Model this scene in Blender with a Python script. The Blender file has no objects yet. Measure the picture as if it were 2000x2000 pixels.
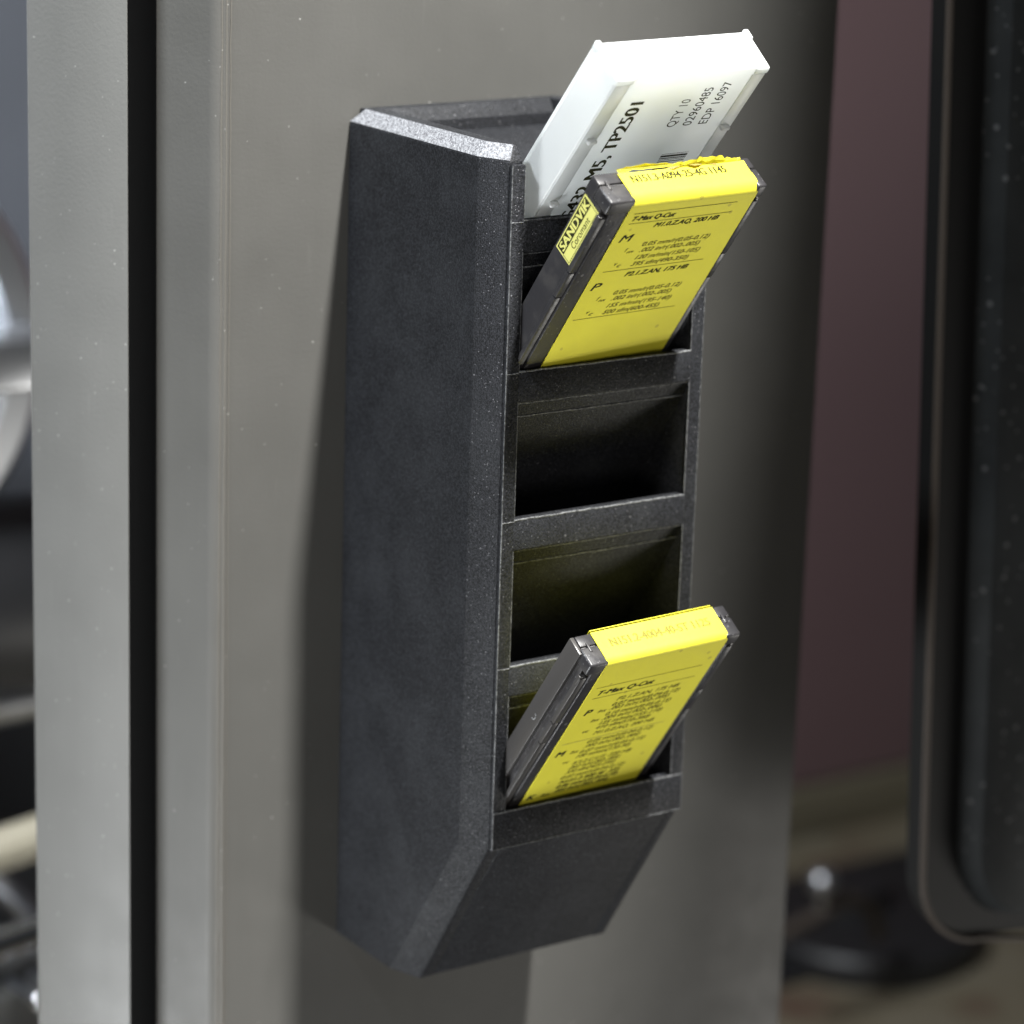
import bpy, bmesh, math, random
from mathutils import Vector, Matrix
random.seed(7)
S = 0.014                      # metres per layout unit (the rack is 3.15 units = 44 mm wide)
sc = bpy.context.scene
C = sc.collection

# ------------------------------------------------------------------ camera
cam_d = bpy.data.cameras.new('camera'); cam = bpy.data.objects.new('camera', cam_d); C.objects.link(cam)
Rv = Vector((0.83066675, -0.55592258, 0.03070556)); Uv = Vector((0.12665618, 0.24237925, 0.96187864)); Fv = Vector((0.54217244, 0.79511156, -0.27174741))
CP = Vector((-19.21320047, -31.90362107, 16.20390144))
M = Matrix((Rv, Uv, -Fv)).transposed().to_4x4(); M.translation = CP * S
cam.matrix_world = M
cam_d.sensor_width = 36; cam_d.lens = 6.07781725 * 18
cam_d.clip_start = 0.01; cam_d.clip_end = 50
cam_d.dof.use_dof = True
cam_d.dof.focus_distance = (Vector((1.3, -4.2, 8.6)) - CP).dot(Fv) * S
cam_d.dof.aperture_fstop = 14.5
sc.camera = cam
sc.render.resolution_x = sc.render.resolution_y = 1024
sc.view_settings.view_transform = 'Standard'; sc.view_settings.look = 'None'
sc.view_settings.exposure = 0; sc.view_settings.gamma = 1

# ------------------------------------------------------------------ world (dim workshop ambience)
w = bpy.data.worlds.new("World"); sc.world = w; w.use_nodes = True
w.node_tree.nodes['Background'].inputs[0].default_value = (0.9, 0.95, 1.0, 1)
w.node_tree.nodes['Background'].inputs[1].default_value = 0.06

# ------------------------------------------------------------------ lamps
def aim(o, loc, tgt):
    o.location = Vector(loc) * S
    o.rotation_euler = (Vector(tgt) - Vector(loc)).to_track_quat('-Z', 'Y').to_euler()
def spot(name, loc, tgt, P, size, blend, rad, col):
    d = bpy.data.lights.new(name, 'SPOT'); d.energy = P; d.spot_size = size; d.spot_blend = blend; d.shadow_soft_size = rad * S; d.color = col
    o = bpy.data.objects.new(name, d); C.objects.link(o); aim(o, loc, tgt)
def area(name, loc, tgt, P, sx, sy, col):
    d = bpy.data.lights.new(name, 'AREA'); d.shape = 'RECTANGLE'; d.size = sx * S; d.size_y = sy * S; d.energy = P; d.color = col
    o = bpy.data.objects.new(name, d); C.objects.link(o); aim(o, loc, tgt)
spot('work_lamp', (6.5, -30, 67), (-9, 0, 12), 152, math.radians(26.3), 0.04, 1.9, (1.0, 0.985, 0.95))
area('ceiling_lamp_left', (-26, -2.5, 42), (1, -2, 7), 4.0, 7, 3, (0.86, 0.93, 1.0))
area('low_lamp_left', (-24, -0.5, -17), (-1, -1, 4), 3.0, 10, 4, (0.95, 0.98, 1.0))
area('low_lamp_right', (44, -20, -32), (1.5, -4, 8), 2.1, 14, 14, (1.0, 0.97, 0.91))
area('background_fill', (-5, 9, 19), (1.5, 15, 3), 1.6, 6, 6, (0.97, 0.98, 1.0))  # added unseen lamp, brightens the machinery behind the door
area('front_fill', (-20, -44, 4), (1, -2, 6), 0.9, 14, 14, (1.0, 0.93, 0.84))

# ------------------------------------------------------------------ materials
def mat(name, base, rough=0.5, metal=0.0, spec=0.5, **k):
    m = bpy.data.materials.new(name); m.use_nodes = True
    b = m.node_tree.nodes['Principled BSDF']
    b.inputs['Base Color'].default_value = (*base, 1); b.inputs['Roughness'].default_value = rough
    b.inputs['Metallic'].default_value = metal; b.inputs['Specular IOR Level'].default_value = spec
    for kk, v in k.items(): b.inputs[kk.replace('_', ' ')].default_value = v
    return m
def nd(m, t, **k):
    n = m.node_tree.nodes.new(t)
    for a, v in k.items(): setattr(n, a, v)
    return n
def lk(m, a, b): m.node_tree.links.new(a, b)
def coords(m, scale=(1, 1, 1)):
    tc = nd(m, 'ShaderNodeTexCoord'); mp = nd(m, 'ShaderNodeMapping'); mp.inputs['Scale'].default_value = [s / S for s in scale]
    lk(m, tc.outputs['Object'], mp.inputs['Vector']); return mp.outputs[0]
def noise(m, vec, scale, detail=4, rough=0.6):
    n = nd(m, 'ShaderNodeTexNoise'); n.inputs['Scale'].default_value = scale; n.inputs['Detail'].default_value = detail; n.inputs['Roughness'].default_value = rough
    lk(m, vec, n.inputs['Vector']); return n.outputs['Fac']
def ramp(m, fac, stops):
    r = nd(m, 'ShaderNodeValToRGB'); el = r.color_ramp.elements
    while len(el) < len(stops): el.new(0.5)
    for e, (p, c) in zip(el, stops): e.position = p; e.color = (*c, 1) if len(c) == 3 else c
    lk(m, fac, r.inputs[0]); return r.outputs[0]
def mixc(m, fac, a, b):
    n = nd(m, 'ShaderNodeMix', data_type='RGBA')
    if isinstance(fac, float): n.inputs[0].default_value = fac
    else: lk(m, fac, n.inputs[0])
    for i, v in ((6, a), (7, b)):
        if isinstance(v, tuple): n.inputs[i].default_value = (*v, 1)
        else: lk(m, v, n.inputs[i])
    return n.outputs[2]
def mth(m, op, a, b=None):
    n = nd(m, 'ShaderNodeMath', operation=op)
    for i, v in enumerate((a, b)):
        if v is None: continue
        if isinstance(v, (int, float)): n.inputs[i].default_value = v
        else: lk(m, v, n.inputs[i])
    return n.outputs[0]
def bump(m, h, strength, dist):
    n = nd(m, 'ShaderNodeBump'); n.inputs['Strength'].default_value = strength; n.inputs['Distance'].default_value = dist * S
    lk(m, h, n.inputs['Height']); lk(m, n.outputs[0], m.node_tree.nodes['Principled BSDF'].inputs['Normal'])
def specks(m, vec, scale, thr, rnd=1.0):
    v = nd(m, 'ShaderNodeTexVoronoi'); v.inputs['Scale'].default_value = scale; v.inputs['Randomness'].default_value = rnd
    lk(m, vec, v.inputs['Vector'])
    near = mth(m, 'LESS_THAN', v.outputs['Distance'], 0.34)
    sep = nd(m, 'ShaderNodeSeparateColor'); lk(m, v.outputs['Color'], sep.inputs[0])
    return mth(m, 'MULTIPLY', near, mth(m, 'GREATER_THAN', sep.outputs[0], thr))
def P(m): return m.node_tree.nodes['Principled BSDF']

def grey_paint(name, base, dust=0.99):
    m = mat(name, base, 0.42, spec=0.3)
    v = coords(m)
    big = noise(m, v, 0.45, 3); fine = noise(m, v, 22, 3)
    c = mixc(m, ramp(m, big, [(0.35, (0, 0, 0)), (0.7, (1, 1, 1))]), base, tuple(b * 1.13 for b in base))
    c = mixc(m, ramp(m, fine, [(0.42, (0, 0, 0)), (0.62, (1, 1, 1))]), mixc(m, 1.0, c, c), c)
    vs_ = coords(m, (3.2, 3.2, 0.22)); st = noise(m, vs_, 1.0, 6, 0.7)
    c = mixc(m, mth(m, 'MULTIPLY', ramp(m, st, [(0.48, (0, 0, 0)), (0.72, (1, 1, 1))]), 0.10), c, tuple(b * 0.72 for b in base))
    sc_ = coords(m, (16, 16, 1.1)); sn = noise(m, sc_, 1.0, 2, 0.5)
    c = mixc(m, mth(m, 'MULTIPLY', ramp(m, sn, [(0.69, (0, 0, 0)), (0.73, (1, 1, 1))]), 0.10), c, tuple(b * 1.7 for b in base))
    d = specks(m, v, 30, dust); d2 = specks(m, v, 48, dust)
    c = mixc(m, mth(m, 'MULTIPLY', mth(m, 'MAXIMUM', d, d2), 0.55), c, (0.45, 0.45, 0.43))
    lk(m, c, P(m).inputs['Base Color'])
    lk(m, ramp(m, noise(m, v, 1.3, 5), [(0.3, (0.44,) * 3), (0.7, (0.58,) * 3)]), P(m).inputs['Roughness'])
    bump(m, fine, 0.25, 0.012)
    return m
M_paint = grey_paint('grey_satin_paint', (0.082, 0.081, 0.076), 0.9992)
M_paint2 = grey_paint('grey_frame_paint', (0.128, 0.128, 0.122), 0.997)

def black_print(name, layers=True):
    m = mat(name, (0.02, 0.021, 0.024), 0.5, spec=0.2)
    v = coords(m)
    g1 = noise(m, v, 46, 2, 0.6); g2 = noise(m, v, 9, 3, 0.6)
    c = mixc(m, ramp(m, g1, [(0.42, (0, 0, 0)), (0.62, (1, 1, 1))]), (0.0055, 0.006, 0.007), (0.023, 0.024, 0.028))
    c = mixc(m, mth(m, 'MULTIPLY', ramp(m, noise(m, v, 1.1, 4), [(0.45, (0, 0, 0)), (0.75, (1, 1, 1))]), 0.4), c, (0.036, 0.038, 0.042))
    s1 = specks(m, v, 46, 0.955); s2 = specks(m, v, 30, 0.994)
    c = mixc(m, mth(m, 'MULTIPLY', mth(m, 'MAXIMUM', s1, s2), 0.6), c, (0.18, 0.18, 0.19))
    lk(m, c, P(m).inputs['Base Color'])
    lk(m, ramp(m, g1, [(0.35, (0.68,) * 3), (0.65, (0.46,) * 3)]), P(m).inputs['Roughness'])
    wv = nd(m, 'ShaderNodeTexWave', wave_type='BANDS', bands_direction='Y'); wv.inputs['Scale'].default_value = 13; wv.inputs['Distortion'].default_value = 0.35
    wv.inputs['Detail'].default_value = 1; lk(m, v, wv.inputs['Vector'])
    h = mth(m, 'ADD', mth(m, 'MULTIPLY', wv.outputs['Fac'], 0.16), mth(m, 'ADD', g1, mth(m, 'MULTIPLY', g2, 0.15)))
    bump(m, h, 0.8, 0.014)
    return m
M_rack = black_print('black_printed_plastic')
def brightened():  # pale colour stands in for the bright highlight on the top edge
    m = mat('painted_top_highlight', (0.2, 0.2, 0.21), 0.5)
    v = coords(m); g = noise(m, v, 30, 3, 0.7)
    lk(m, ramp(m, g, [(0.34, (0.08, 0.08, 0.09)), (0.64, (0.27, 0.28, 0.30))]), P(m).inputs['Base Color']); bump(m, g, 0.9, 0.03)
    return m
M_top_highlight = brightened()

def paper_yellow():
    m = mat('yellow_label_paper', (0.80, 0.70, 0.055), 0.55, spec=0.22)
    v = coords(m)
    n = noise(m, v, 1.6, 4); f = noise(m, v, 40, 2)
    c = mixc(m, ramp(m, n, [(0.3, (0, 0, 0)), (0.75, (1, 1, 1))]), (0.73, 0.67, 0.045), (0.77, 0.71, 0.055))
    c = mixc(m, mth(m, 'MULTIPLY', specks(m, v, 12, 0.985), 0.5), c, (0.4, 0.33, 0.05))
    lk(m, c, P(m).inputs['Base Color'])
    bump(m, mth(m, 'ADD', n, mth(m, 'MULTIPLY', f, 0.08)), 0.3, 0.05)
    return m
M_yel = paper_yellow()
M_ink = mat('black_print_ink', (0.03, 0.03, 0.012), 0.7, spec=0.1)
M_inkfade = mat('faded_print_ink', (0.34, 0.31, 0.10), 0.5)
M_inkgrey = mat('faded_grey_ink', (0.24, 0.24, 0.24), 0.7, spec=0.1)
M_inkmid = mat('worn_print_ink', (0.17, 0.15, 0.03), 0.7, spec=0.1)
def gloss_black():
    m = mat('dark_moulded_plastic', (0.03, 0.03, 0.033), 0.26, spec=0.4)
    v = coords(m)
    n = noise(m, v, 2.2, 5); f = noise(m, v, 18, 3)
    s = mth(m, 'MAXIMUM', specks(m, v, 16, 0.95), specks(m, v, 34, 0.95))
    c = mixc(m, mth(m, 'MULTIPLY', s, 0.5), (0.027, 0.026, 0.028), (0.2, 0.2, 0.2))
    c = mixc(m, mth(m, 'MULTIPLY', ramp(m, n, [(0.5, (0, 0, 0)), (0.72, (1, 1, 1))]), 0.5), c, (0.07, 0.065, 0.06))
    lk(m, c, P(m).inputs['Base Color'])
    lk(m, ramp(m, n, [(0.3, (0.28,) * 3), (0.7, (0.48,) * 3)]), P(m).inputs['Roughness'])
    bump(m, f, 0.25, 0.012)
    return m
M_case = gloss_black()
M_smoke = mat('smoky_lid_plastic', (0.05, 0.047, 0.045), 0.33, spec=0.45)
def white_pl():
    m = mat('white_plastic', (0.84, 0.835, 0.80), 0.32, spec=0.5)
    v = coords(m); n = noise(m, v, 1.8, 4)
    lk(m, mixc(m, n, (0.80, 0.81, 0.80), (0.86, 0.87, 0.87)), P(m).inputs['Base Color'])
    tr = nd(m, 'ShaderNodeBsdfTranslucent'); tr.inputs[0].default_value = (0.88, 0.90, 0.90, 1)
    mx = nd(m, 'ShaderNodeMixShader'); mx.inputs[0].default_value = 0.5
    lk(m, P(m).outputs[0], mx.inputs[1]); lk(m, tr.outputs[0], mx.inputs[2])
    lk(m, mx.outputs[0], m.node_tree.nodes['Material Output'].inputs['Surface'])
    bump(m, noise(m, v, 9, 3), 0.1, 0.02)
    return m
M_white = white_pl()
M_sticker = mat('pale_yellow_sticker', (0.62, 0.60, 0.17), 0.55, spec=0.25)
M_chrome = mat('polished_steel', (0.75, 0.77, 0.80), 0.14, 1.0)
M_steel = mat('brushed_steel', (0.45, 0.46, 0.48), 0.35, 1.0)
M_dark = mat('black_interior', (0.008, 0.008, 0.008), 0.7)
M_rubber = mat('black_rubber', (0.012, 0.012, 0.013), 0.5)
M_cream = mat('cream_hose_plastic', (0.36, 0.33, 0.25), 0.5)
M_blue = mat('blue_grey_paint', (0.12, 0.13, 0.15), 0.5)
M_ltgrey = mat('light_grey_enamel', (0.38, 0.40, 0.42), 0.4)
M_kick = mat('tan_kick_strip', (0.12, 0.105, 0.07), 0.6)
M_maroon = mat('maroon_paint', (0.165, 0.105, 0.11), 0.6)
def floor_tone():
    m = mat('oily_floor', (0.2, 0.18, 0.13), 0.6)
    v = coords(m); lk(m, ramp(m, noise(m, v, 0.35, 5), [(0.3, (0.09, 0.05, 0.035)), (0.5, (0.14, 0.12, 0.08)), (0.75, (0.18, 0.16, 0.12))]), P(m).inputs['Base Color'])
    return m
M_floor = floor_tone()
def dusty_black():
    m = mat('dusty_black_paint', (0.02, 0.022, 0.024), 0.7, spec=0.15)
    v = coords(m)
    s = mth(m, 'MAXIMUM', specks(m, v, 9, 0.95), specks(m, v, 16, 0.96))
    c = mixc(m, mth(m, 'MULTIPLY', s, 0.2), mixc(m, noise(m, v, 1.5, 4), (0.007, 0.008, 0.0085), (0.022, 0.024, 0.0245)), (0.3, 0.3, 0.3))
    lk(m, c, P(m).inputs['Base Color']); return m
M_dusty = dusty_black()
M_black = mat('black_frame_paint', (0.008, 0.008, 0.008), 0.6, spec=0.2)
M_trim = mat('brown_edge_trim', (0.045, 0.034, 0.026), 0.7)

# ------------------------------------------------------------------ mesh helpers (layout units)
def link(name, bm, m, parent=None, off=(0, 0, 0), smooth=False, bevel=0, seg=2):
    if bevel:
        bmesh.ops.remove_doubles(bm, verts=bm.verts, dist=1e-4)
        es = [e for e in bm.edges if len(e.link_faces) == 2 and e.calc_face_angle(0) > 0.35]
        bmesh.ops.bevel(bm, geom=es, offset=bevel, segments=seg, affect='EDGES', profile=0.5, clamp_overlap=True)
        smooth = True
    bmesh.ops.recalc_face_normals(bm, faces=bm.faces)
    me = bpy.data.meshes.new(name)
    for v in bm.verts: v.co = (v.co - Vector(off)) * S
    bm.to_mesh(me); bm.free()
    me.materials.append(m)
    if smooth:
        for p in me.polygons: p.use_smooth = True
        me.set_sharp_from_angle(angle=math.radians(35))
    o = bpy.data.objects.new(name, me); C.objects.link(o)
    if parent: o.parent = parent
    else: o.location = Vector(off) * S
    return o
def thing(name, label, cat, loc, mat3=None, group=None):
    o = bpy.data.objects.new(name, None); C.objects.link(o); o.empty_display_size = 0.01
    if mat3 is not None:
        mw = mat3.to_4x4(); mw.translation = Vector(loc) * S; o.matrix_world = mw
    else: o.location = Vector(loc) * S
    o['label'] = label; o['category'] = cat
    if group: o['group'] = group
    return o
def add_box(bm, lo, hi):
    x0, y0, z0 = lo; x1, y1, z1 = hi
    vs = [bm.verts.new(p) for p in ((x0, y0, z0), (x1, y0, z0), (x1, y1, z0), (x0, y1, z0), (x0, y0, z1), (x1, y0, z1), (x1, y1, z1), (x0, y1, z1))]
    for f in ((0, 3, 2, 1), (4, 5, 6, 7), (0, 1, 5, 4), (1, 2, 6, 5), (2, 3, 7, 6), (3, 0, 4, 7)): bm.faces.new([vs[i] for i in f])
    return vs
def box(lo, hi):
    bm = bmesh.new(); add_box(bm, lo, hi); return bm
def add_loft(bm, rings, cap=True):
    R = [[bm.verts.new(p) for p in r] for r in rings]; n = len(R[0])
    for a, b in zip(R, R[1:]):
        for i in range(n): bm.faces.new((a[i], a[(i + 1) % n], b[(i + 1) % n], b[i]))
    if cap: bm.faces.new(R[0][::-1]); bm.faces.new(R[-1])
def add_prism_x(bm, prof, x0, x1):      # prof: (y,z) polygon
    add_loft(bm, [[(x0, y, z) for y, z in prof], [(x1, y, z) for y, z in prof]])
def add_cyl(bm, p, q, r, n=24, r2=None):
    p = Vector(p); q = Vector(q); d = (q - p); rot = d.to_track_quat('Z', 'Y').to_matrix()
    r2 = r if r2 is None else r2
    ring = lambda c, rr: [c + rot @ Vector((rr * math.cos(2 * math.pi * i / n), rr * math.sin(2 * math.pi * i / n), 0)) for i in range(n)]
    add_loft(bm, [ring(p, r), ring(q, r2)])
def add_tube(bm, pts, r, n=12):
    pts = [Vector(p) for p in pts]; rings = []
    up = Vector((0, 0.3, 1)).normalized()
    for i, p in enumerate(pts):
        t = (pts[min(i + 1, len(pts) - 1)] - pts[max(i - 1, 0)]).normalized()
        a = t.cross(up)
        if a.length < 0.05: a = t.cross(Vector((1, 0, 0)))
        a.normalize(); b = a.cross(t)
        rings.append([p + (a * math.cos(2 * math.pi * k / n) + b * math.sin(2 * math.pi * k / n)) * r for k in range(n)])
    add_loft(bm, rings)

# ------------------------------------------------------------------ text -> flat print mesh
def glyphs(s, bold=0.0, shear=0.0):
    cu = bpy.data.curves.new('txt', 'FONT'); cu.body = s; cu.offset = bold; cu.shear = shear; cu.resolution_u = 3; cu.fill_mode = 'FRONT'
    o = bpy.data.objects.new('txt', cu); C.objects.link(o)
    dg = bpy.context.evaluated_depsgraph_get(); dg.update()
    me = o.evaluated_get(dg).to_mesh()
    vs = [(v.co.x, v.co.y) for v in me.vertices]; fs = [tuple(p.vertices) for p in me.polygons]
    o.evaluated_get(dg).to_mesh_clear(); bpy.data.objects.remove(o); bpy.data.curves.remove(cu)
    return vs, fs
def LIFT(fn):
    a, b, c = Vector(fn(0, 0)), Vector(fn(1, 0)), Vector(fn(0, 1))
    n = (b - a).cross(c - a).normalized(); return n * 0.00025
def put(bm, s, x0, x1, base, h, fn, bold=0.0, shear=0.0, sx=None):
    """write s from x0 to x1 with cap height h on baseline; fn(u,v)->3D"""
    if bold:
        for i in range(1, 4):
            e = bold * 0.35 * i * h
            put(bm, s, x0 + e, x1 + e, base, h, lambda u, v, i=i: Vector(fn(u, v)) + LIFT(fn) * i, 0, shear, sx)
    vs, fs = glyphs(s, 0, shear)
    ax, bx = min(v[0] for v in vs), max(v[0] for v in vs)
    kx = sx if sx else (x1 - x0) / (bx - ax); ky = h / 0.70
    vv = [bm.verts.new(fn(x0 + (x - ax) * kx, base + y * ky)) for x, y in vs]
    for f in fs:
        try: bm.faces.new([vv[i] for i in f])
        except ValueError: pass
    return kx
def rule(bm, x0, x1, y, t, fn):
    bm.faces.new([bm.verts.new(fn(a, b)) for a, b in ((x0, y), (x1, y), (x1, y + t), (x0, y + t))])

# ================================================================== SETTING: machine sheet metal
def struct(o): o['kind'] = 'structure'; return o
# door skin: flat front, rounded fold, side flange running back to the left
def sheet(outline, z0, z1, th):
    """extrude an (x,y) polyline as a sheet of thickness th"""
    n = len(outline); inner = []
    for i, p in enumerate(outline):
        a = Vector(outline[max(i - 1, 0)]); b = Vector(outline[min(i + 1, n - 1)]); t = (b - a).normalized()
        inner.append((p[0] - t.y * th, p[1] + t.x * th))
    loop = list(outline) + inner[::-1]
    bm = bmesh.new(); add_loft(bm, [[(x, y, z0) for x, y in loop], [(x, y, z1) for x, y in loop]]); return bm
ang = math.radians(62); r = 0.22
fl = 0.727
door = thing('machine_door', 'grey painted sheet-metal machine door with folded left edge, the black rack fixed to its front', 'door', (2.5, 0, -16))
off = (2.5, 0, -16)
xc = -1.66
arc = []
for i in range(9):
    a = ang * (1 - i / 8)
    arc.append((xc - r * math.sin(a), r - r * math.cos(a)))
e = arc[0]; d = (-math.cos(ang), math.sin(ang))
outl = [(e[0] + d[0] * fl, e[1] + d[1] * fl)] + arc
# extra support columns so the long sheet stays true
outl += [(x, 0.0) for x in (0, 3, 6, 7.42)]
outl += [(7.52, 0.03), (7.56, 0.12), (7.56, 1.1)]
link('door_skin', sheet(outl, -16, 26, 0.12), M_paint, door, off, smooth=True)
# raised worn seam bead running down the fold
bm = bmesh.new()
for k, (dx, rr) in enumerate(((-0.055, 0.016), (0.0, 0.018), (0.055, 0.014))):
    x = xc - 0.02 + dx
    zz = [-16 + 0.25 * i for i in range(169)]
    add_tube(bm, [(x + random.uniform(-.006, .006), -0.0 + (0.006 if dx > -0.05 else 0.02), z) for z in zz], rr, 6)
M_bead = grey_paint('worn_bead_paint', (0.105, 0.10, 0.09), 0.997)
bo = link('fold_bead', bm, M_bead, door, off, smooth=True); bo['label'] = 'worn ribbed bead along the folded edge'
# frame post left of the gap
post = thing('frame_post', 'broad light grey vertical frame post left of the narrow black gap', 'post', (-3.6, 0.6, -16))
po = (-3.6, 0.6, -16)
d = Vector((-math.cos(ang), math.sin(ang)))
p0 = Vector((-2.64, 0.62)); p1 = p0 + d * 1.46
bm = bmesh.new()
loop = [(p0.x, p0.y), (p1.x, p1.y), (p1.x + 0.7, p1.y + 0.35), (p0.x + .12, p0.y + 0.5)]
add_loft(bm, [[(x, y, -16) for x, y in loop], [(x, y, 26) for x, y in loop]])
link('post_body', bm, M_paint2, post, po, bevel=0.03, seg=3)
# dark inside of the machine behind the gap and behind the door
o = link('machine_interior', box((-2.5, 2.6, -16), (7.3, 2.75, 26)), M_dark, off=(2.5, 1.7, -16)); struct(o)

# ================================================================== RACK
W = 3.154
rk = thing('insert_box_rack', 'tall black 3D-printed dispenser rack with slanted slots fixed to the grey door', 'rack', (W / 2, 0, 0))
ro = (W / 2, 0, 0)
FY = -3.27; SL = math.tan(math.radians(36))
def wall_rings(mir):
    f = (lambda x: W - x) if mir else (lambda x: x)
    sec = [
        [(0, 0), (0, -1.33), (.17, -1.77), (.35, -1.77), (.35, 0)],
        [(0, 0), (0, -2.82), (.17, -3.215), (.35, -3.215), (.35, 0)],
        [(0, 0), (0, -2.82), (.17, -3.215), (.35, -3.215), (.35, 0)],
        [(.15, -.15), (.16, -2.76), (.30, -3.08), (.35, -3.08), (.35, -.15)]]
    zs = [0, 2.25, 10.5, 10.67]
    return [[(f(x), y, z) for x, y in s] for s, z in zip(sec, zs)]
for mir in (0, 1):
    bm = bmesh.new(); add_loft(bm, wall_rings(mir)); link('side_wall', bm, M_rack, rk, ro, bevel=0.016)
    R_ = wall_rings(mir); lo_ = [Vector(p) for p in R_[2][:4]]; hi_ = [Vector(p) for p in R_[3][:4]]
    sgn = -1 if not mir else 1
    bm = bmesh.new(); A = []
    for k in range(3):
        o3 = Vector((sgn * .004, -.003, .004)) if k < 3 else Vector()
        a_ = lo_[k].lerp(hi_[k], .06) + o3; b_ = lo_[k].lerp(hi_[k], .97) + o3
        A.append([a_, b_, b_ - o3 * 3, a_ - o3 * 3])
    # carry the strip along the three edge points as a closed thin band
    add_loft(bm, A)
    q = link('top_edge', bm, M_top_highlight, rk, ro); q['label'] = 'pale sloping top edge, highlight in its colour'
XI0, XI1 = 0.345, W - 0.345
# back plate + top block
bm = bmesh.new()
prof = [(0, 0.0), (-.28, 0.0), (-.28, 10.36), (-2.45, 10.24), (-2.62, 10.16), (-2.30, 9.72), (-.5, 7.24), (-.28, 7.0), (-.28, 10.36)]
add_prism_x(bm, [(0, 0.02), (-.28, 0.02), (-.28, 10.50), (-.15, 10.66), (0, 10.66)], XI0 - 0.2, XI1 + 0.2)
link('back_plate', bm, M_rack, rk, ro, bevel=0.014)
bm = bmesh.new()
add_prism_x(bm, [(-.2, 10.36), (-2.42, 10.26), (-2.56, 10.18), (-.2, 6.9)], XI0 - .01, XI1 + .01)
link('top_block', bm, M_rack, rk, ro, bevel=0.014)
# raised front frame strips either side of the openings
for x0, x1 in ((.172, .352), (W - .352, W - .172)):
    bm = bmesh.new(); add_loft(bm, [[(x, y, z) for x, y in ((x0, FY + 0.06), (x0, FY), (x1, FY), (x1, FY + .06))] for z in (2.232, 10.47)])
    link('frame_strip', bm, M_rack, rk, ro, bevel=0.012)
# slanted dividers with their front lips
lips = [9.83, 8.08, 6.31, 4.52]
def along(y, z, s):  # step s down the slope, back into the rack
    return (y + 0.588 * s, z - 0.809 * s)
for z in lips:
    lp = (FY - 0.004, z); t = -3.13
    a = (t, z); b1 = along(*a, 2.35)
    foot = (b1[0] + .809 * .62, b1[1] + .588 * .62)
    foot2 = (foot[0] + .588 * .12, foot[1] - .809 * .12)
    b2 = along(*a, 2.47)
    lb = (FY - 0.004, z - .37); lc = (FY + 0.035, z - 0.395); ld = (FY + 0.10, z - .56)
    b3 = along(*ld, 2.1)
    prof = [lp, a, b1, foot, foot2, b2, b3, ld, lc, lb]
    bm = bmesh.new(); add_prism_x(bm, prof, XI0 - .008, XI1 + .008)
    dv = link('divider', bm, M_rack, rk, ro, bevel=0.013)
    # thin plate carrying on to the back so the slots stay closed
    bm = bmesh.new(); q0 = along(*b3, -.1); q1 = along(-.27, z - .52 - (3.0 - .13) / SL + .2, 0)
    add_prism_x(bm, [(b2[0] - .05, b2[1]), (b2[0] + .1, b2[1] + 0.02), (-.2, b2[1] - (-.2 - b2[0]) / SL), (-.2, b2[1] - .25 - (-.2 - b2[0]) / SL), (b2[0] - .1, b2[1] - .1)], XI0, XI1)
    link('slot_plate', bm, M_rack, rk, ro)
# bottom lip and hopper shaped foot
z = 2.70
a = (-3.13, z); b1 = along(*a, 2.4); ft = (b1[0] + .809 * .8, b1[1] + .588 * .8)
prof = [(-.2, 0.01), (-1.755, 0.01), (-3.235, 2.215), (-3.10, 2.45), a, b1, ft, (-.2, ft[1])]
bm = bmesh.new(); add_prism_x(bm, [(-.2, 0.006), (-1.762, 0.006), (-3.205, 2.21), (-3.18, 2.5), (-3.13, 2.6)] + [b1, ft, (-.2, ft[1])], XI0 - .01, XI1 + .01)
link('bottom_panel', bm, M_rack, rk, ro, bevel=0.01)
bm = bmesh.new()
add_loft(bm, [[(x, FY - 0.006, 2.238) for x in (.176, W - .176)] + [(x, FY + .1, 2.238) for x in (W - .176, .176)],
              [(x, FY - 0.006, 2.71) for x in (.176, W - .176)] + [(x, FY + .14, 2.71) for x in (W - .176, .176)]])
link('bottom_lip', bm, M_rack, rk, ro, bevel=0.014)

def highlighted():  # highlights on the worn print edges, put into a paler colour
    m = mat('painted_edge_highlight', (0.08, 0.08, 0.085), 0.5, spec=0.5)
    v = coords(m); g = noise(m, v, 24, 3, 0.7)
    lk(m, ramp(m, g, [(0.38, (0.02, 0.021, 0.023)), (0.62, (0.14, 0.145, 0.15))]), P(m).inputs['Base Color']); bump(m, g, 0.8, 0.02)
    return m
M_edge_highlight = highlighted()
def edge(pts, r=0.011, n=28):
    q = []
    for a, b in zip(pts, pts[1:]):
        a, b = Vector(a), Vector(b)
        for i in range(n): q.append(a.lerp(b, i / n) + Vector((0, random.uniform(-.002, .002), random.uniform(-.004, .004))))
    q.append(Vector(pts[-1])); bm = bmesh.new(); add_tube(bm, q, r, 6)
    link('edge_highlight', bm, M_edge_highlight, rk, ro, smooth=True)
for z in lips:
    edge([(XI0, FY + .004, z - .004), (XI1, FY + .004, z - .004)], 0.013)
    edge([(XI0, FY + .02, z - .385), (XI1, FY + .02, z - .385)], 0.010)
    edge([(XI0, FY + .10, z - .56), (XI1, FY + .10, z - .56)], 0.012)
edge([(.18, FY + .002, 2.705), (W - .18, FY + .002, 2.705)], 0.014)
edge([(.18, FY - .002, 2.70), (.18, FY - .002, 2.243), (W - .18, FY - .002, 2.243), (W - .18, FY - .002, 2.70)], 0.009)
for x in (.178, .348, W - .178, W - .348): edge([(x, FY + .006, 2.72), (x, FY + .006, 10.46)], 0.008, 90)
for z in lips: edge([(.18, FY + .003, z - .02), (.345, FY + .003, z - .02)], 0.008, 6)

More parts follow.
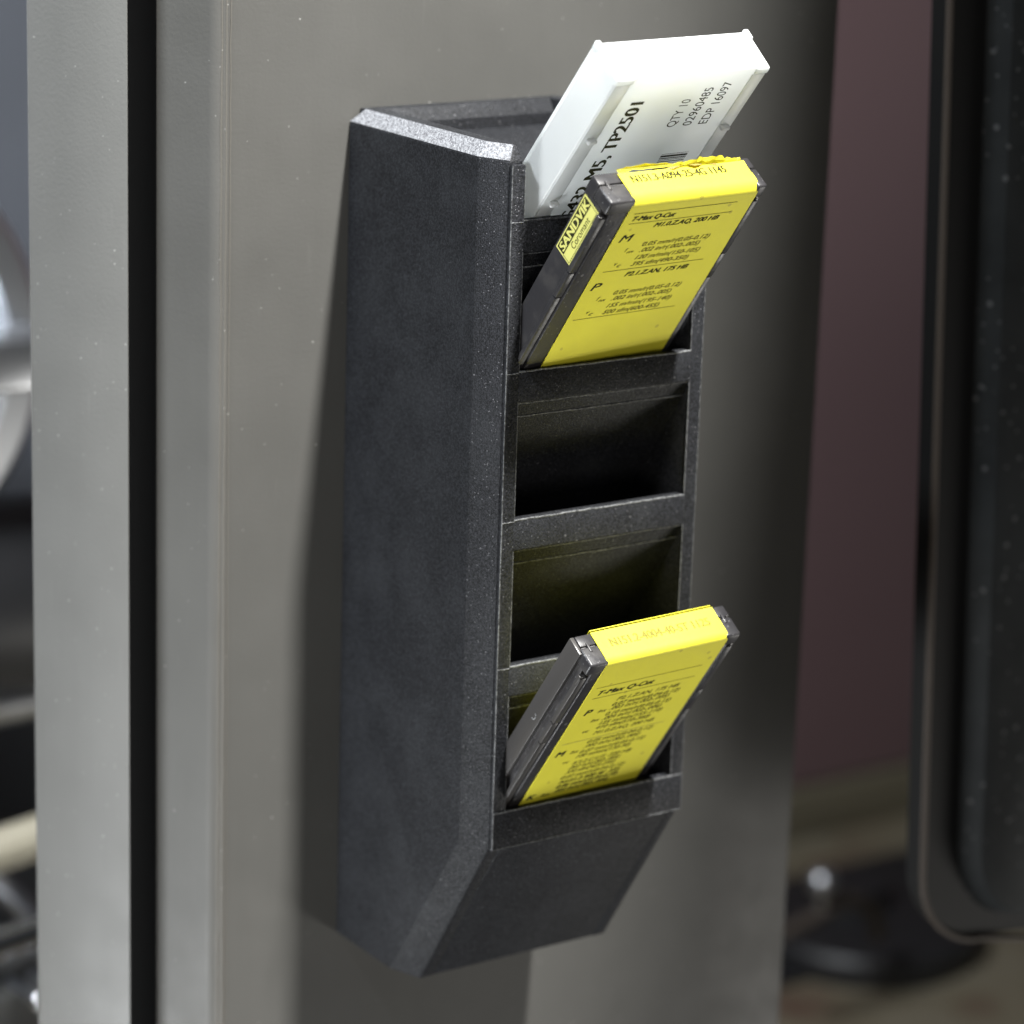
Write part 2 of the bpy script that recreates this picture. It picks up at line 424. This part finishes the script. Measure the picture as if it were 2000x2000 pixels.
# ================================================================== INSERT BOXES
def frame(al, be, ga):
    al, be, ga = map(math.radians, (al, be, ga))
    ex = Vector((math.cos(be), math.sin(be), 0)); ey = Vector((-math.sin(be), math.cos(be), 0)); ez = Vector((0, 0, 1))
    ez2 = math.cos(al) * ez - math.sin(al) * ey; ey2 = math.cos(al) * ey + math.sin(al) * ez
    ex3 = math.cos(ga) * ex + math.sin(ga) * ez2; ez3 = -math.sin(ga) * ex + math.cos(ga) * ez2
    return Matrix((ex3, ey2, ez3)).transposed()
def box_thing(name, label, o, angs, L):
    F = frame(*angs); base = Vector(o) - F @ Vector((0, 0, L))
    return thing(name, label, 'insert box', base, F)

def strap_profile(y0, t, r, L, th, n=6, zt=0.0, back=0.0):
    """outer (y,z) path: from back of top edge forward, round the front edge, down the front"""
    pts = [(t, zt)]
    if back: pts = [(t + th, zt - back), (t + th, zt - .02)] + [(t, zt + 0.0)]
    pts += [(y0 + r - r * math.sin(a), zt - r + r * math.cos(a)) for a in [i / n * math.pi / 2 for i in range(n + 1)]]
    pts += [(y0, zt - L * k / 8) for k in range(1, 9)]
    return pts
def add_strap(bm, path, x0, x1, th, wav=0.0):
    inn = []
    n = len(path)
    for i, p in enumerate(path):
        a = Vector(path[max(i - 1, 0)]); b = Vector(path[min(i + 1, n - 1)]); t = (b - a).normalized()
        inn.append((p[0] - t.y * th, p[1] + t.x * th))
    loop = list(path) + inn[::-1]
    add_loft(bm, [[(x, y, z) for y, z in loop] for x in (x0, x0 + (x1 - x0) * .33, x0 + (x1 - x0) * .67, x1)])

def yellow_box(o, angs, wd, t, label, lx0, lx1, rad, texts, toptext, sticker, torn):
    L = 4.1
    root = box_thing('insert_box', label, o, angs, L)
    off = (0, 0, -L)      # local frame: z=0 at top of box, root at the bottom end
    # casing: main tray
    link('case', box((0.03, 0.10, -L), (wd - 0.03, t, -0.03)), M_case, root, off, bevel=0.02)
    # front shell
    link('front_shell', box((0.10, 0.012, -L), (wd - 0.10, 0.11, -0.05)), M_case, root, off, bevel=0.02)
    # end caps at both top corners, with notch slits
    for x0, x1 in ((0.0, lx0 + 0.03), (lx1 - 0.03, wd)):
        bm = bmesh.new(); add_box(bm, (x0, 0.0, -0.19), (x1, t * .62, 0.0)); link('corner_cap', bm, M_case, root, off, bevel=0.028, seg=3)
        bm = bmesh.new(); add_box(bm, (x0 + .02, t * .66, -0.22), (x1, t + 0.005, -0.006)); link('corner_tab', bm, M_case, root, off, bevel=0.015)
        xs = (x0 + .1, x0 + .135) if x0 < 1 else (x1 - .13, x1 - .095)
        link('latch_pin', box((xs[0], t * .44, -0.03), (xs[1], t * .74, 0.012)), M_case, root, off, bevel=0.008)
    # side rails of the sliding lid
    for sx in (0, 1):
        X = (lambda x: x) if sx == 0 else (lambda x: wd - x)
        lo, hi = sorted((X(-0.018), X(0.075)))
        seglist = ((-.27, -1.12), (-1.135, -1.52), (-1.535, -L))
        for k, (za, zb) in enumerate(seglist):
            link('rail', box((lo, 0.02 + .004 * k, zb), (hi, 0.09, za)), M_case if torn or sx else M_smoke, root, off, bevel=0.012)
        lo, hi = sorted((X(-0.02), X(0.02)))
        link('rail_tip', box((lo - .004, 0.035, -.40), (hi + .004, 0.09, -.245)), M_smoke, root, off, bevel=0.008)
    # smoky lid edge on the back
    if not torn: link('lid', box((-0.012, t * 0.70, -L), (wd + 0.012, t + 0.02, -0.235)), M_case, root, off, bevel=0.012)
    # label strap
    path = strap_profile(-0.006, t * (0.9 if torn else 1.0), rad, 3.9, 0.012, zt=0.012)
    bm = bmesh.new(); add_strap(bm, path, lx0, lx1, 0.01); link('label', bm, M_yel, root, off, smooth=True)
    # the paper wraps over the top and down the back of the box
    if not torn: link('label_back', box((lx0 + .005, t + .022, -2.6), (lx1 - .005, t + .032, .012)), M_yel, root, off, bevel=0.003)
    fr = lambda u, v: (u, -0.0085, v)
    inks = {}
    for kind, args in texts:
        key = args[-1]
        bm = inks.setdefault(key, bmesh.new())
        if kind == 'T': s, x0, x1, base, h, bold, shear, _ = args; put(bm, s, x0, x1, base, h, fr, bold, shear)
        else: x0, x1, y, _ = args; rule(bm, x0, x1, y, 0.007, fr)
    for k, bm in inks.items():
        q = link('printing', bm, {'k': M_ink, 'm': M_inkmid, 'f': M_inkfade}[k], root, off)
    bm = bmesh.new(); tf = lambda u, v: (u, v, 0.0145)
    s, x0, x1, b0, h, col = toptext
    put(bm, s, x0, x1, b0, h, tf, 0.10, 0.0); link('printing', bm, col, root, off)
    if sticker:
        sx = -0.0
        bm = bmesh.new(); X0 = 0.022
        link('side_plate', box((0.018, 0.045 + .05, -L), (0.06, t - .01, -.2)), M_case, root, off, bevel=0.01)
        st = box((X0 - .012, 0.105, -1.08), (X0, 0.405, -0.252)); link('sticker', st, M_sticker, root, off)
        sf = lambda u, v: (X0 - .0145, 0.405 - v, -1.08 + u)      # u up along the box, v from rear edge to front (down in text)
        sf2 = lambda u, v: (X0 - .0145, 0.105 + (0.30 - v), -1.08 + u)
        # text up-direction is toward the rear edge (+y): v grows with y
        g = lambda u, v, e=0: (X0 - .0140 - e, 0.105 + v, -1.08 + u)
        bm = bmesh.new()
        rule_ = lambda a, b, c, d: bm.faces.new([bm.verts.new(g(x, y)) for x, y in ((a, c), (b, c), (b, d), (a, d))])
        rule_(.022, .806, .145, .282)
        for q in ((.018, .81, .014, .020), (.018, .024, .020, .145), (.804, .81, .020, .145)): rule_(*q)
        put(bm, 'Coromant', .20, .66, .045, .085, g)
        link('printing', bm, M_ink, root, off)
        bm = bmesh.new(); put(bm, 'SANDVIK', .045, .79, .160, .108, lambda u, v: g(u, v, .002), bold=0.14)
        link('printing', bm, M_sticker, root, off)
    return root, off

T = lambda s, x0, x1, b, h, k='m', bold=0.05, sh=0.35: ('T', (s, x0, x1, b, h, bold, sh, k))
Rr = lambda x0, x1, y, k='m': ('R', (x0, x1, y, k))
t1 = [Rr(.42, 1.925, -.212, 'k'), T('T-Max Q-Cut', .444, 1.053, -.325, .072, 'k', .14), Rr(.425, 1.925, -.372),
      T('M1.0.Z.AQ, 200 HB', .824, 1.768, -.468, .070, 'k', .1), T('M', .424, .60, -.66, .115, 'k', .06, .2),
      T('0.05 mm/r(0.05-0.12)', .817, 1.803, -.770, .066), T('f', .600, .635, -.835, .06), T('nx', .64, .745, -.862, .045),
      T('.002 in/r(.002-.005)', .827, 1.706, -.868, .066), T('120 m/min(150-105)', .825, 1.773, -.985, .066),
      T('v', .56, .60, -1.05, .055), T('c', .61, .665, -1.085, .055), T('395 sfm(490-350)', .82, 1.659, -1.094, .066),
      Rr(.45, 1.925, -1.144), T('P2.1.Z.AN, 175 HB', .817, 1.742, -1.262, .070, 'k', .1), T('P', .411, .546, -1.44, .115, 'k', .06, .2),
      T('0.05 mm/r(0.05-0.12)', .807, 1.806, -1.563, .066), T('f', .600, .635, -1.628, .06), T('nx', .64, .745, -1.655, .045),
      T('.002 in/r(.002-.005)', .826, 1.709, -1.662, .066), T('155 m/min(195-140)', .817, 1.771, -1.78, .066),
      T('v', .56, .60, -1.845, .055), T('c', .61, .665, -1.88, .055), T('500 sfm(600-455)', .812, 1.645, -1.89, .066), Rr(.415, 1.925, -1.931)]
b1, o1 = yellow_box((0.4254, -4.8314, 10.2739), (36.16, 3.80, 0.64), 2.277, 0.448,
    'dark plastic insert box with torn yellow label and side sticker, just below the white box', 0.335, 2.165, 0.13, t1,
    ('N151.3-A094-25-4G 1145', .462, 1.823, .255, .105, M_ink), True, True)
# torn paper flaps along the rear of the top edge
def flap(bm, pts, th=0.006):
    n = len(pts)
    a = [bm.verts.new(p) for p in pts]
    return a
bm = bmesh.new()
def ragged(bm, x0, x1, yb, z0, rise, n=11, curl=0.12):
    lo = []; mid = []; up = []
    for i in range(n + 1):
        f = i / n; x = x0 + (x1 - x0) * f
        hgt = rise * (0.35 + 0.65 * math.sin(math.pi * min(1, f * 1.15)) ** .6) * random.choice((.55, .8, 1.0, 1.1, .95))
        lo.append(bm.verts.new((x, yb, z0))); mid.append(bm.verts.new((x, yb - curl * .25, z0 + hgt * .6))); up.append(bm.verts.new((x + random.uniform(-.01, .01), yb - curl * random.uniform(.5, 1.1), z0 + hgt)))
    for i in range(n):
        bm.faces.new((lo[i], lo[i + 1], mid[i + 1], mid[i])); bm.faces.new((mid[i], mid[i + 1], up[i + 1], up[i]))
ragged(bm, 0.36, 1.30, 0.468, 0.004, 0.030, n=9, curl=0.05)
ragged(bm, 1.10, 2.12, 0.400, 0.010, 0.085, n=23, curl=-0.05)
ragged(bm, 0.38, 1.25, 0.495, -0.02, 0.085, n=14, curl=0.03)
bmesh.ops.solidify(bm, geom=bm.faces[:], thickness=0.007)
fo = link('torn_label_flap', bm, M_yel, b1, o1); fo['label'] = 'ragged torn yellow paper edge'
bm = bmesh.new()
ragged(bm, 1.05, 1.75, 0.47, 0.0, 0.05, 8, 0.10)
bmesh.ops.solidify(bm, geom=bm.faces[:], thickness=0.006)
M_kraft = mat('torn_paper_core', (0.45, 0.36, 0.10), 0.7)
link('torn_label_core', bm, M_kraft, b1, o1)

rows = []
zz = -.86
rows += [Rr(.30, 1.86, -.50), T('T-Max Q-Cut', .386, 1.20, -.655, .082, 'k', .14), Rr(.34, 1.86, -.715)]
def rr(s, x0, x1, z, k='m', b=.06): rows.append(T(s, x0, x1, z, .066, k, b))
rr('P2.1.Z.AN, 175 HB', .76, 1.68, -.86); rr('0.07 mm/r(0.04-0.12)', .74, 1.74, -.965)
rr('.003 in/r(.002-.005)', .74, 1.62, -1.045); rows.append(T('P', .362, .465, -1.045, .10, 'k', .14, .2)); rows.append(T('fnx', .57, .70, -1.05, .055))
rr('0.10 mm/r(0.05-0.15)', .73, 1.70, -1.15); rr('.004 in/r(.002-.006)', .72, 1.60, -1.235); rows.append(T('fnx', .55, .68, -1.23, .055))
rr('125 m/min(155-110)', .72, 1.66, -1.33); rr('410 sfm(510-360)', .71, 1.52, -1.42); rows.append(T('vc', .53, .62, -1.44, .055))
rr('M1.0.Z.AQ, 200 HB', .73, 1.63, -1.53); rows.append(Rr(.32, 1.84, -1.61, 'f')); rr('0.05 mm/r(0.04-0.12)', .72, 1.70, -1.70)
rr('.002 in/r(.002-.005)', .71, 1.55, -1.79); rows.append(T('M', .32, .45, -1.86, .10, 'k', .14, .2)); rows.append(T('fnx', .54, .67, -1.86, .055))
rr('0.07 mm/r(0.05-0.15)', .70, 1.68, -1.90); rr('100 m/min(130-90)', .69, 1.50, -1.99); rows.append(T('vc', .53, .62, -2.06, .055))
rr('K3.2.C.UT, 220 HB', .70, 1.58, -2.13); rr('.003 in/r(.002-.005)', .68, 1.45, -2.22, 'm'); rr('330 sfm(425-295)', .68, 1.42, -2.31)
rr('0.07 mm/r(0.04-0.12)', .66, 1.62, -2.42); rr('N151.2-400-4E  235', .68, 1.60, -2.52, 'k', .1); rr('0.06 mm/r(0.04-0.10)', .68, 1.60, -2.61, 'k', .1)
rows.append(T('K', .29, .40, -2.73, .10, 'k', .14, .2)); rows.append(T('fnx', .50, .64, -2.72, .055, 'k')); rr('.002 in/r(.002-.004)', .68, 1.50, -2.70, 'k')
b2, o2 = yellow_box((0.3958, -4.8392, 4.9815), (35.90, 2.48, 0.98), 2.206, 0.435,
    'dark plastic insert box with intact yellow label and smoky side, in the bottom slot', 0.235, 2.02, 0.085, rows,
    ('N151.2-4004-40-5T 1125', .408, 1.86, .200, .11, M_inkmid), False, False)
# a spare insert seen through the notch of the lower box
link('clear_lid', box((-0.03, 0.20, -4.1), (0.028, .452, -.03)), M_smoke, b2, o2, bevel=0.012)
bm = bmesh.new(); add_tube(bm, [(-0.034, .30 + .03 * math.cos(a), -1.33 + .045 * math.sin(a)) for a in [i * .35 for i in range(4, 16)]], 0.008, 6)
link('scuff_mark', bm, M_inkgrey, b2, o2, smooth=True)

# ------------------------------------------------------------------ white box
L = 3.4; wd, t = 2.181, 0.568
wb = box_thing('insert_box', 'glossy white plastic insert box with black printing, leaning out of the top slot', (0.5799, -4.6561, 11.5817), (40.04, 2.87, 0.79), L)
ow = (0, 0, -L)
link('case', box((0.0, 0.020, -L), (wd, t - .03, 0.0)), M_white, wb, ow, bevel=0.035, seg=3)
link('back_lid', box((0.006, t - .05, -L), (wd - .006, t + .01, -0.03)), M_white, wb, ow, bevel=0.02)
for x0, x1 in ((0.02, .235), (wd - .205, wd - .02)): link('edge_rail', box((x0, 0.010, -L), (x1, 0.035, -0.11)), M_white, wb, ow, bevel=0.009)
for x0, x1 in ((0.0, 0.27), (wd - .20, wd)):
    link('corner_cap', box((x0, 0.0, -0.11), (x1, 0.42, -0.004)), M_white, wb, ow, bevel=0.03, seg=3)
for x0, x1 in ((0.0, 0.075), (wd - .075, wd)):
    link('corner_horn', box((x0, t - .13, -0.10), (x1, t + .012, 0.018)), M_white, wb, ow, bevel=0.02, seg=3)
for x, z in ((0.135, -.985), (2.04, -.965), (.155, -2.05), (2.04, -2.05)):
    bm = bmesh.new(); add_box(bm, (x - .065, -.055, z - .03), (x + .065, .02, z + .03)); link('nub', bm, M_white, wb, ow, bevel=0.022, seg=3)
fw = lambda u, v: (v, 0.0155, u)          # text runs up the box; caps point to the left
fwd = lambda b: (lambda u, v: (b - v, 0.0155, u))
bm = bmesh.new()
kx = put(bm, 'TP2501', -1.24, -.435, 0, .185, fwd(.595), bold=0.11)
vs, _ = glyphs('CNMG432-M5,', 0); wdt = (max(v[0] for v in vs) - min(v[0] for v in vs)) * kx
put(bm, 'CNMG432-M5,', -1.33 - wdt, -1.33, 0, .185, fwd(.595), bold=0.11)
put(bm, 'QTY 10', -.905, -.445, 0, .13, fwd(1.285)); put(bm, '02960485', -.905, -.275, 0, .13, fwd(1.52)); put(bm, 'EDP 16097', -.90, -.205, 0, .13, fwd(1.752))
link('printing', bm, M_inkblk if 'M_inkblk' in globals() else M_ink, wb, ow)
bm = bmesh.new(); z = -1.385
for k in range(26):
    th = random.choice((.008, .008, .016, .03)) if k > 1 else (.006, .032)[k]
    z -= th; rule(bm, 1.375, 1.77, z, th, lambda u, v: (u, 0.0155, v)); z -= random.choice((.014, .02, .03)) if k else .02
link('barcode', bm, M_ink, wb, ow)
bm = bmesh.new(); tw = lambda u, v: (u, v, 0.0085)
put(bm, 'CNMG120408-M5, TP2501', .519, 1.833, .405, .10, tw, .08); put(bm, 'CNMG432-M5', .517, 1.223, .245, .10, tw, .08)
link('printing', bm, M_inkgrey, wb, ow)

# ================================================================== RIGHT: black swing panel
sp = thing('swing_panel', 'black dusty panel with rounded lower corner and thin brown edge line at the right edge', 'panel', (10, -1, -1.6))
so = (10, -1, -1.6)
def lean(z): return (z - 0.2) * (-0.050)
def rrect(x0, x1, z0, z1, rad, y):
    pts = []
    for i in range(9):
        a = math.pi * 1.0 + (math.pi / 2) * i / 8; pts.append((x0 + rad + rad * math.cos(a), z0 + rad + rad * math.sin(a)))
    pts += [(x1, z0 - .35), (x1, z1), (x0, z1)]
    pts = [(x + 0, z) for x, z in pts]
    # shear: the panel hangs slightly out of plumb
    return [(x + lean(z) - 0.0, y, z - 0.35 * max(0, min(1, (x - x0 - rad) / 2)) * (1 if z < z0 + 1 else 0)) for x, z in pts]
bm = bmesh.new(); add_loft(bm, [rrect(8.42, 16, -1.45, 26, 1.15, yy) for yy in (-1.80, -1.45)]); link('panel_frame', bm, M_black, sp, so, smooth=True)
bm = bmesh.new()
loop = rrect(8.40, 16.05, -1.48, 26.05, 1.16, -1.82)[:9]
add_tube(bm, [(8.40 + lean(z), -1.82, z) for z in (26, 18, 10, 4)] + loop + [(11.5, -1.82, -1.9), (14, -1.82, -2.0)], 0.05, 8); link('edge_trim', bm, M_trim, sp, so, smooth=True)
bm = bmesh.new()
add_loft(bm, [rrect(9.45, 16, -1.05, 25.9, 1.0, -2.15), rrect(9.25, 16, -1.15, 25.95, 1.1, -2.08), rrect(9.05, 15.9, -1.22, 25.9, 1.15, -1.79)]); link('panel_face', bm, M_dusty, sp, so, smooth=True)

# ================================================================== BACKGROUND right
fl_o = link('floor', box((-60, 2, -14.3), (90, 60, -14)), M_floor, off=(10, 20, -14)); struct(fl_o)
mp = thing('guard_panel', 'dull maroon machine guard panel seen between the door and the black panel', 'panel', (30, 27, -12.9))
link('panel_sheet', box((15, 27, -12.6), (50, 27.3, 40)), M_maroon, mp, (30, 27, -12.9), bevel=0.05)
link('kick_strip', box((15, 26.7, -14), (50, 27.2, -12.7)), M_kick, mp, (30, 27, -12.9), bevel=0.05)
bs = thing('round_base', 'black round equipment base standing on the floor at the lower right', 'base', (27.3, 20.6, -14))
bm = bmesh.new(); add_loft(bm, [[(27.3 + rr_ * math.cos(a), 20.6 + rr_ * math.sin(a), zz) for a in [2 * math.pi * i / 48 for i in range(48)]] for rr_, zz in ((2.7, -14), (2.75, -13.4), (2.65, -13.25), (2.4, -13.2), (1.2, -13.1))]); link('base_disc', bm, M_rubber, bs, (27.3, 20.6, -14), smooth=True)
bm = bmesh.new(); add_cyl(bm, (27.3, 21.2, -13.1), (27.3, 21.2, -12.6), 0.9); link('base_hub', bm, M_rubber, bs, (27.3, 20.6, -14), smooth=True)
mt = struct(link('floor_tone', box((22, 19.6, -13.996), (40, 24.6, -13.9)), M_rubber, off=(30, 22, -14)))  # dark sheet added to darken this strip of floor
lv = thing('lever', 'small worn lever with bright round knob above the black base', 'lever', (23, 17, -12.5))
bm = bmesh.new(); add_tube(bm, [(21.5, 17, -11.2), (22.6, 17, -10.95), (23.6, 17.1, -10.75), (24.8, 17.6, -11.4), (25.4, 18, -12.4)], 0.17, 10); link('lever_arm', bm, M_trim, lv, (23, 17, -12.5), smooth=True)
bm = bmesh.new(); bmesh.ops.create_uvsphere(bm, u_segments=20, v_segments=12, radius=0.33, matrix=Matrix.Translation((22.75, 17, -10.15))); link('lever_knob', bm, M_steel, lv, (23, 17, -12.5), smooth=True)
bm = bmesh.new(); add_cyl(bm, (22.75, 17, -10.3), (22.75, 17, -10.95), 0.1, 12); link('lever_stem', bm, M_steel, lv, (23, 17, -12.5), smooth=True)

# ================================================================== BACKGROUND left
bw = link('machine_back_wall', box((-30, 30, -14), (14, 30.4, 40)), M_blue, off=(0, 30, -14)); struct(bw)
ck = thing('chuck', 'polished steel lathe chuck, blurred behind the left frame post', 'chuck', (0.2, 14, 4.6))
co = (0.2, 14, 4.6); M_chuck = mat('turned_steel', (0.70, 0.72, 0.75), 0.33, 1.0)
bm = bmesh.new()
def disc(bm, cx, cz, prof, y0, n=64):
    add_loft(bm, [[(cx + r_ * math.cos(a), y0 + yy, cz + r_ * math.sin(a)) for a in [2 * math.pi * i / n for i in range(n)]] for r_, yy in prof])
disc(bm, -1.2, 4.6, ((3.9, 2.5), (3.9, 0.25), (3.7, 0.0), (3.2, -0.05), (3.1, 0.15), (2.0, 0.2), (1.9, -.3), (1.2, -.4)), 14)
link('chuck_body', bm, M_chuck, ck, co, smooth=True)
for a in (0.0, 2.094, 4.189):
    bm = bmesh.new(); c, s = math.cos(a), math.sin(a)
    vs = add_box(bm, (1.0, -1.1, -.45), (3.6, 0.1, .45))
    for v in bm.verts: v.co = Vector((-1.2 + v.co.x * c - v.co.z * s, 14 + v.co.y, 4.6 + v.co.x * s + v.co.z * c))
    link('chuck_jaw', bm, M_chuck, ck, co, bevel=0.12, seg=3)
gp = thing('grey_housing', 'pale grey rounded machine housing behind the chuck', 'housing', (0, 18, 5))
bm = bmesh.new(); add_cyl(bm, (-1.5, 22, 4.5), (-1.5, 17.2, 4.5), 5.2, 48); link('housing_ring', bm, M_ltgrey, gp, (0, 18, 5), bevel=.3, seg=3)
tp = thing('turret', 'dark round tool turret below the chuck', 'turret', (0.5, 15, -1))
bm = bmesh.new(); add_cyl(bm, (-4, 15, 0.4), (4, 15, 0.0), 1.7, 36); link('turret_body', bm, M_rubber, tp, (0.5, 15, -1), bevel=.1)
bm = bmesh.new(); add_cyl(bm, (-4, 14.6, -1.75), (4, 14.6, -1.55), .5, 24); link('turret_rod', bm, M_steel, tp, (0.5, 15, -1), smooth=True)
hs = thing('coolant_hose', 'cream coolant hose curving across behind the left post', 'hose', (0.5, 14, -4))
bm = bmesh.new(); add_tube(bm, [(-3 + .5 * i, 14, -4.35 + 0.016 * (.5 * i - 1) ** 2) for i in range(16)], 0.38, 16); link('hose_tube', bm, M_cream, hs, (0.5, 14, -4), smooth=True)
rd = thing('steel_rod', 'bright steel rods crossing at the lower left behind the post', 'rod', (1, 13.5, -6))
bm = bmesh.new(); add_cyl(bm, (-3, 13.5, -6.15), (4, 13.5, -5.35), .27, 24); link('rod', bm, M_chrome, rd, (1, 13.5, -6), smooth=True)
bm = bmesh.new(); add_cyl(bm, (1.0, 14.2, -3.9), (2.7, 14.2, -6.0), .22, 20); link('brace', bm, M_steel, rd, (1, 13.5, -6), smooth=True)
for x, z, r_, nm in ((1.93, -6.62, .17, 'knob'), (2.35, -6.6, .2, 'knob')):
    k = thing('clamp_knob', 'small bright steel knob nearest the left edge, under the steel rod' if x < 2 else 'small bright steel knob half hidden by the post, under the steel rod', 'knob', (x, 13, z), group='knobs under the rod')
    bm = bmesh.new(); bmesh.ops.create_uvsphere(bm, u_segments=20, v_segments=12, radius=r_, matrix=Matrix.Translation((x, 13, z))); link('knob_head', bm, M_chrome, k, (x, 13, z), smooth=True)
    bm = bmesh.new(); add_cyl(bm, (x, 13.1, z), (x, 14.2, z - .1), .09, 12); link('knob_stem', bm, M_steel, k, (x, 13, z), smooth=True)
tb = thing('machine_bed', 'pale grey machine bed at the bottom left behind the post', 'bed', (0, 16, -14))
link('bed_block', box((-8, 14.3, -14), (5, 20, -7.0)), M_paint2, tb, (0, 16, -14), bevel=.15)
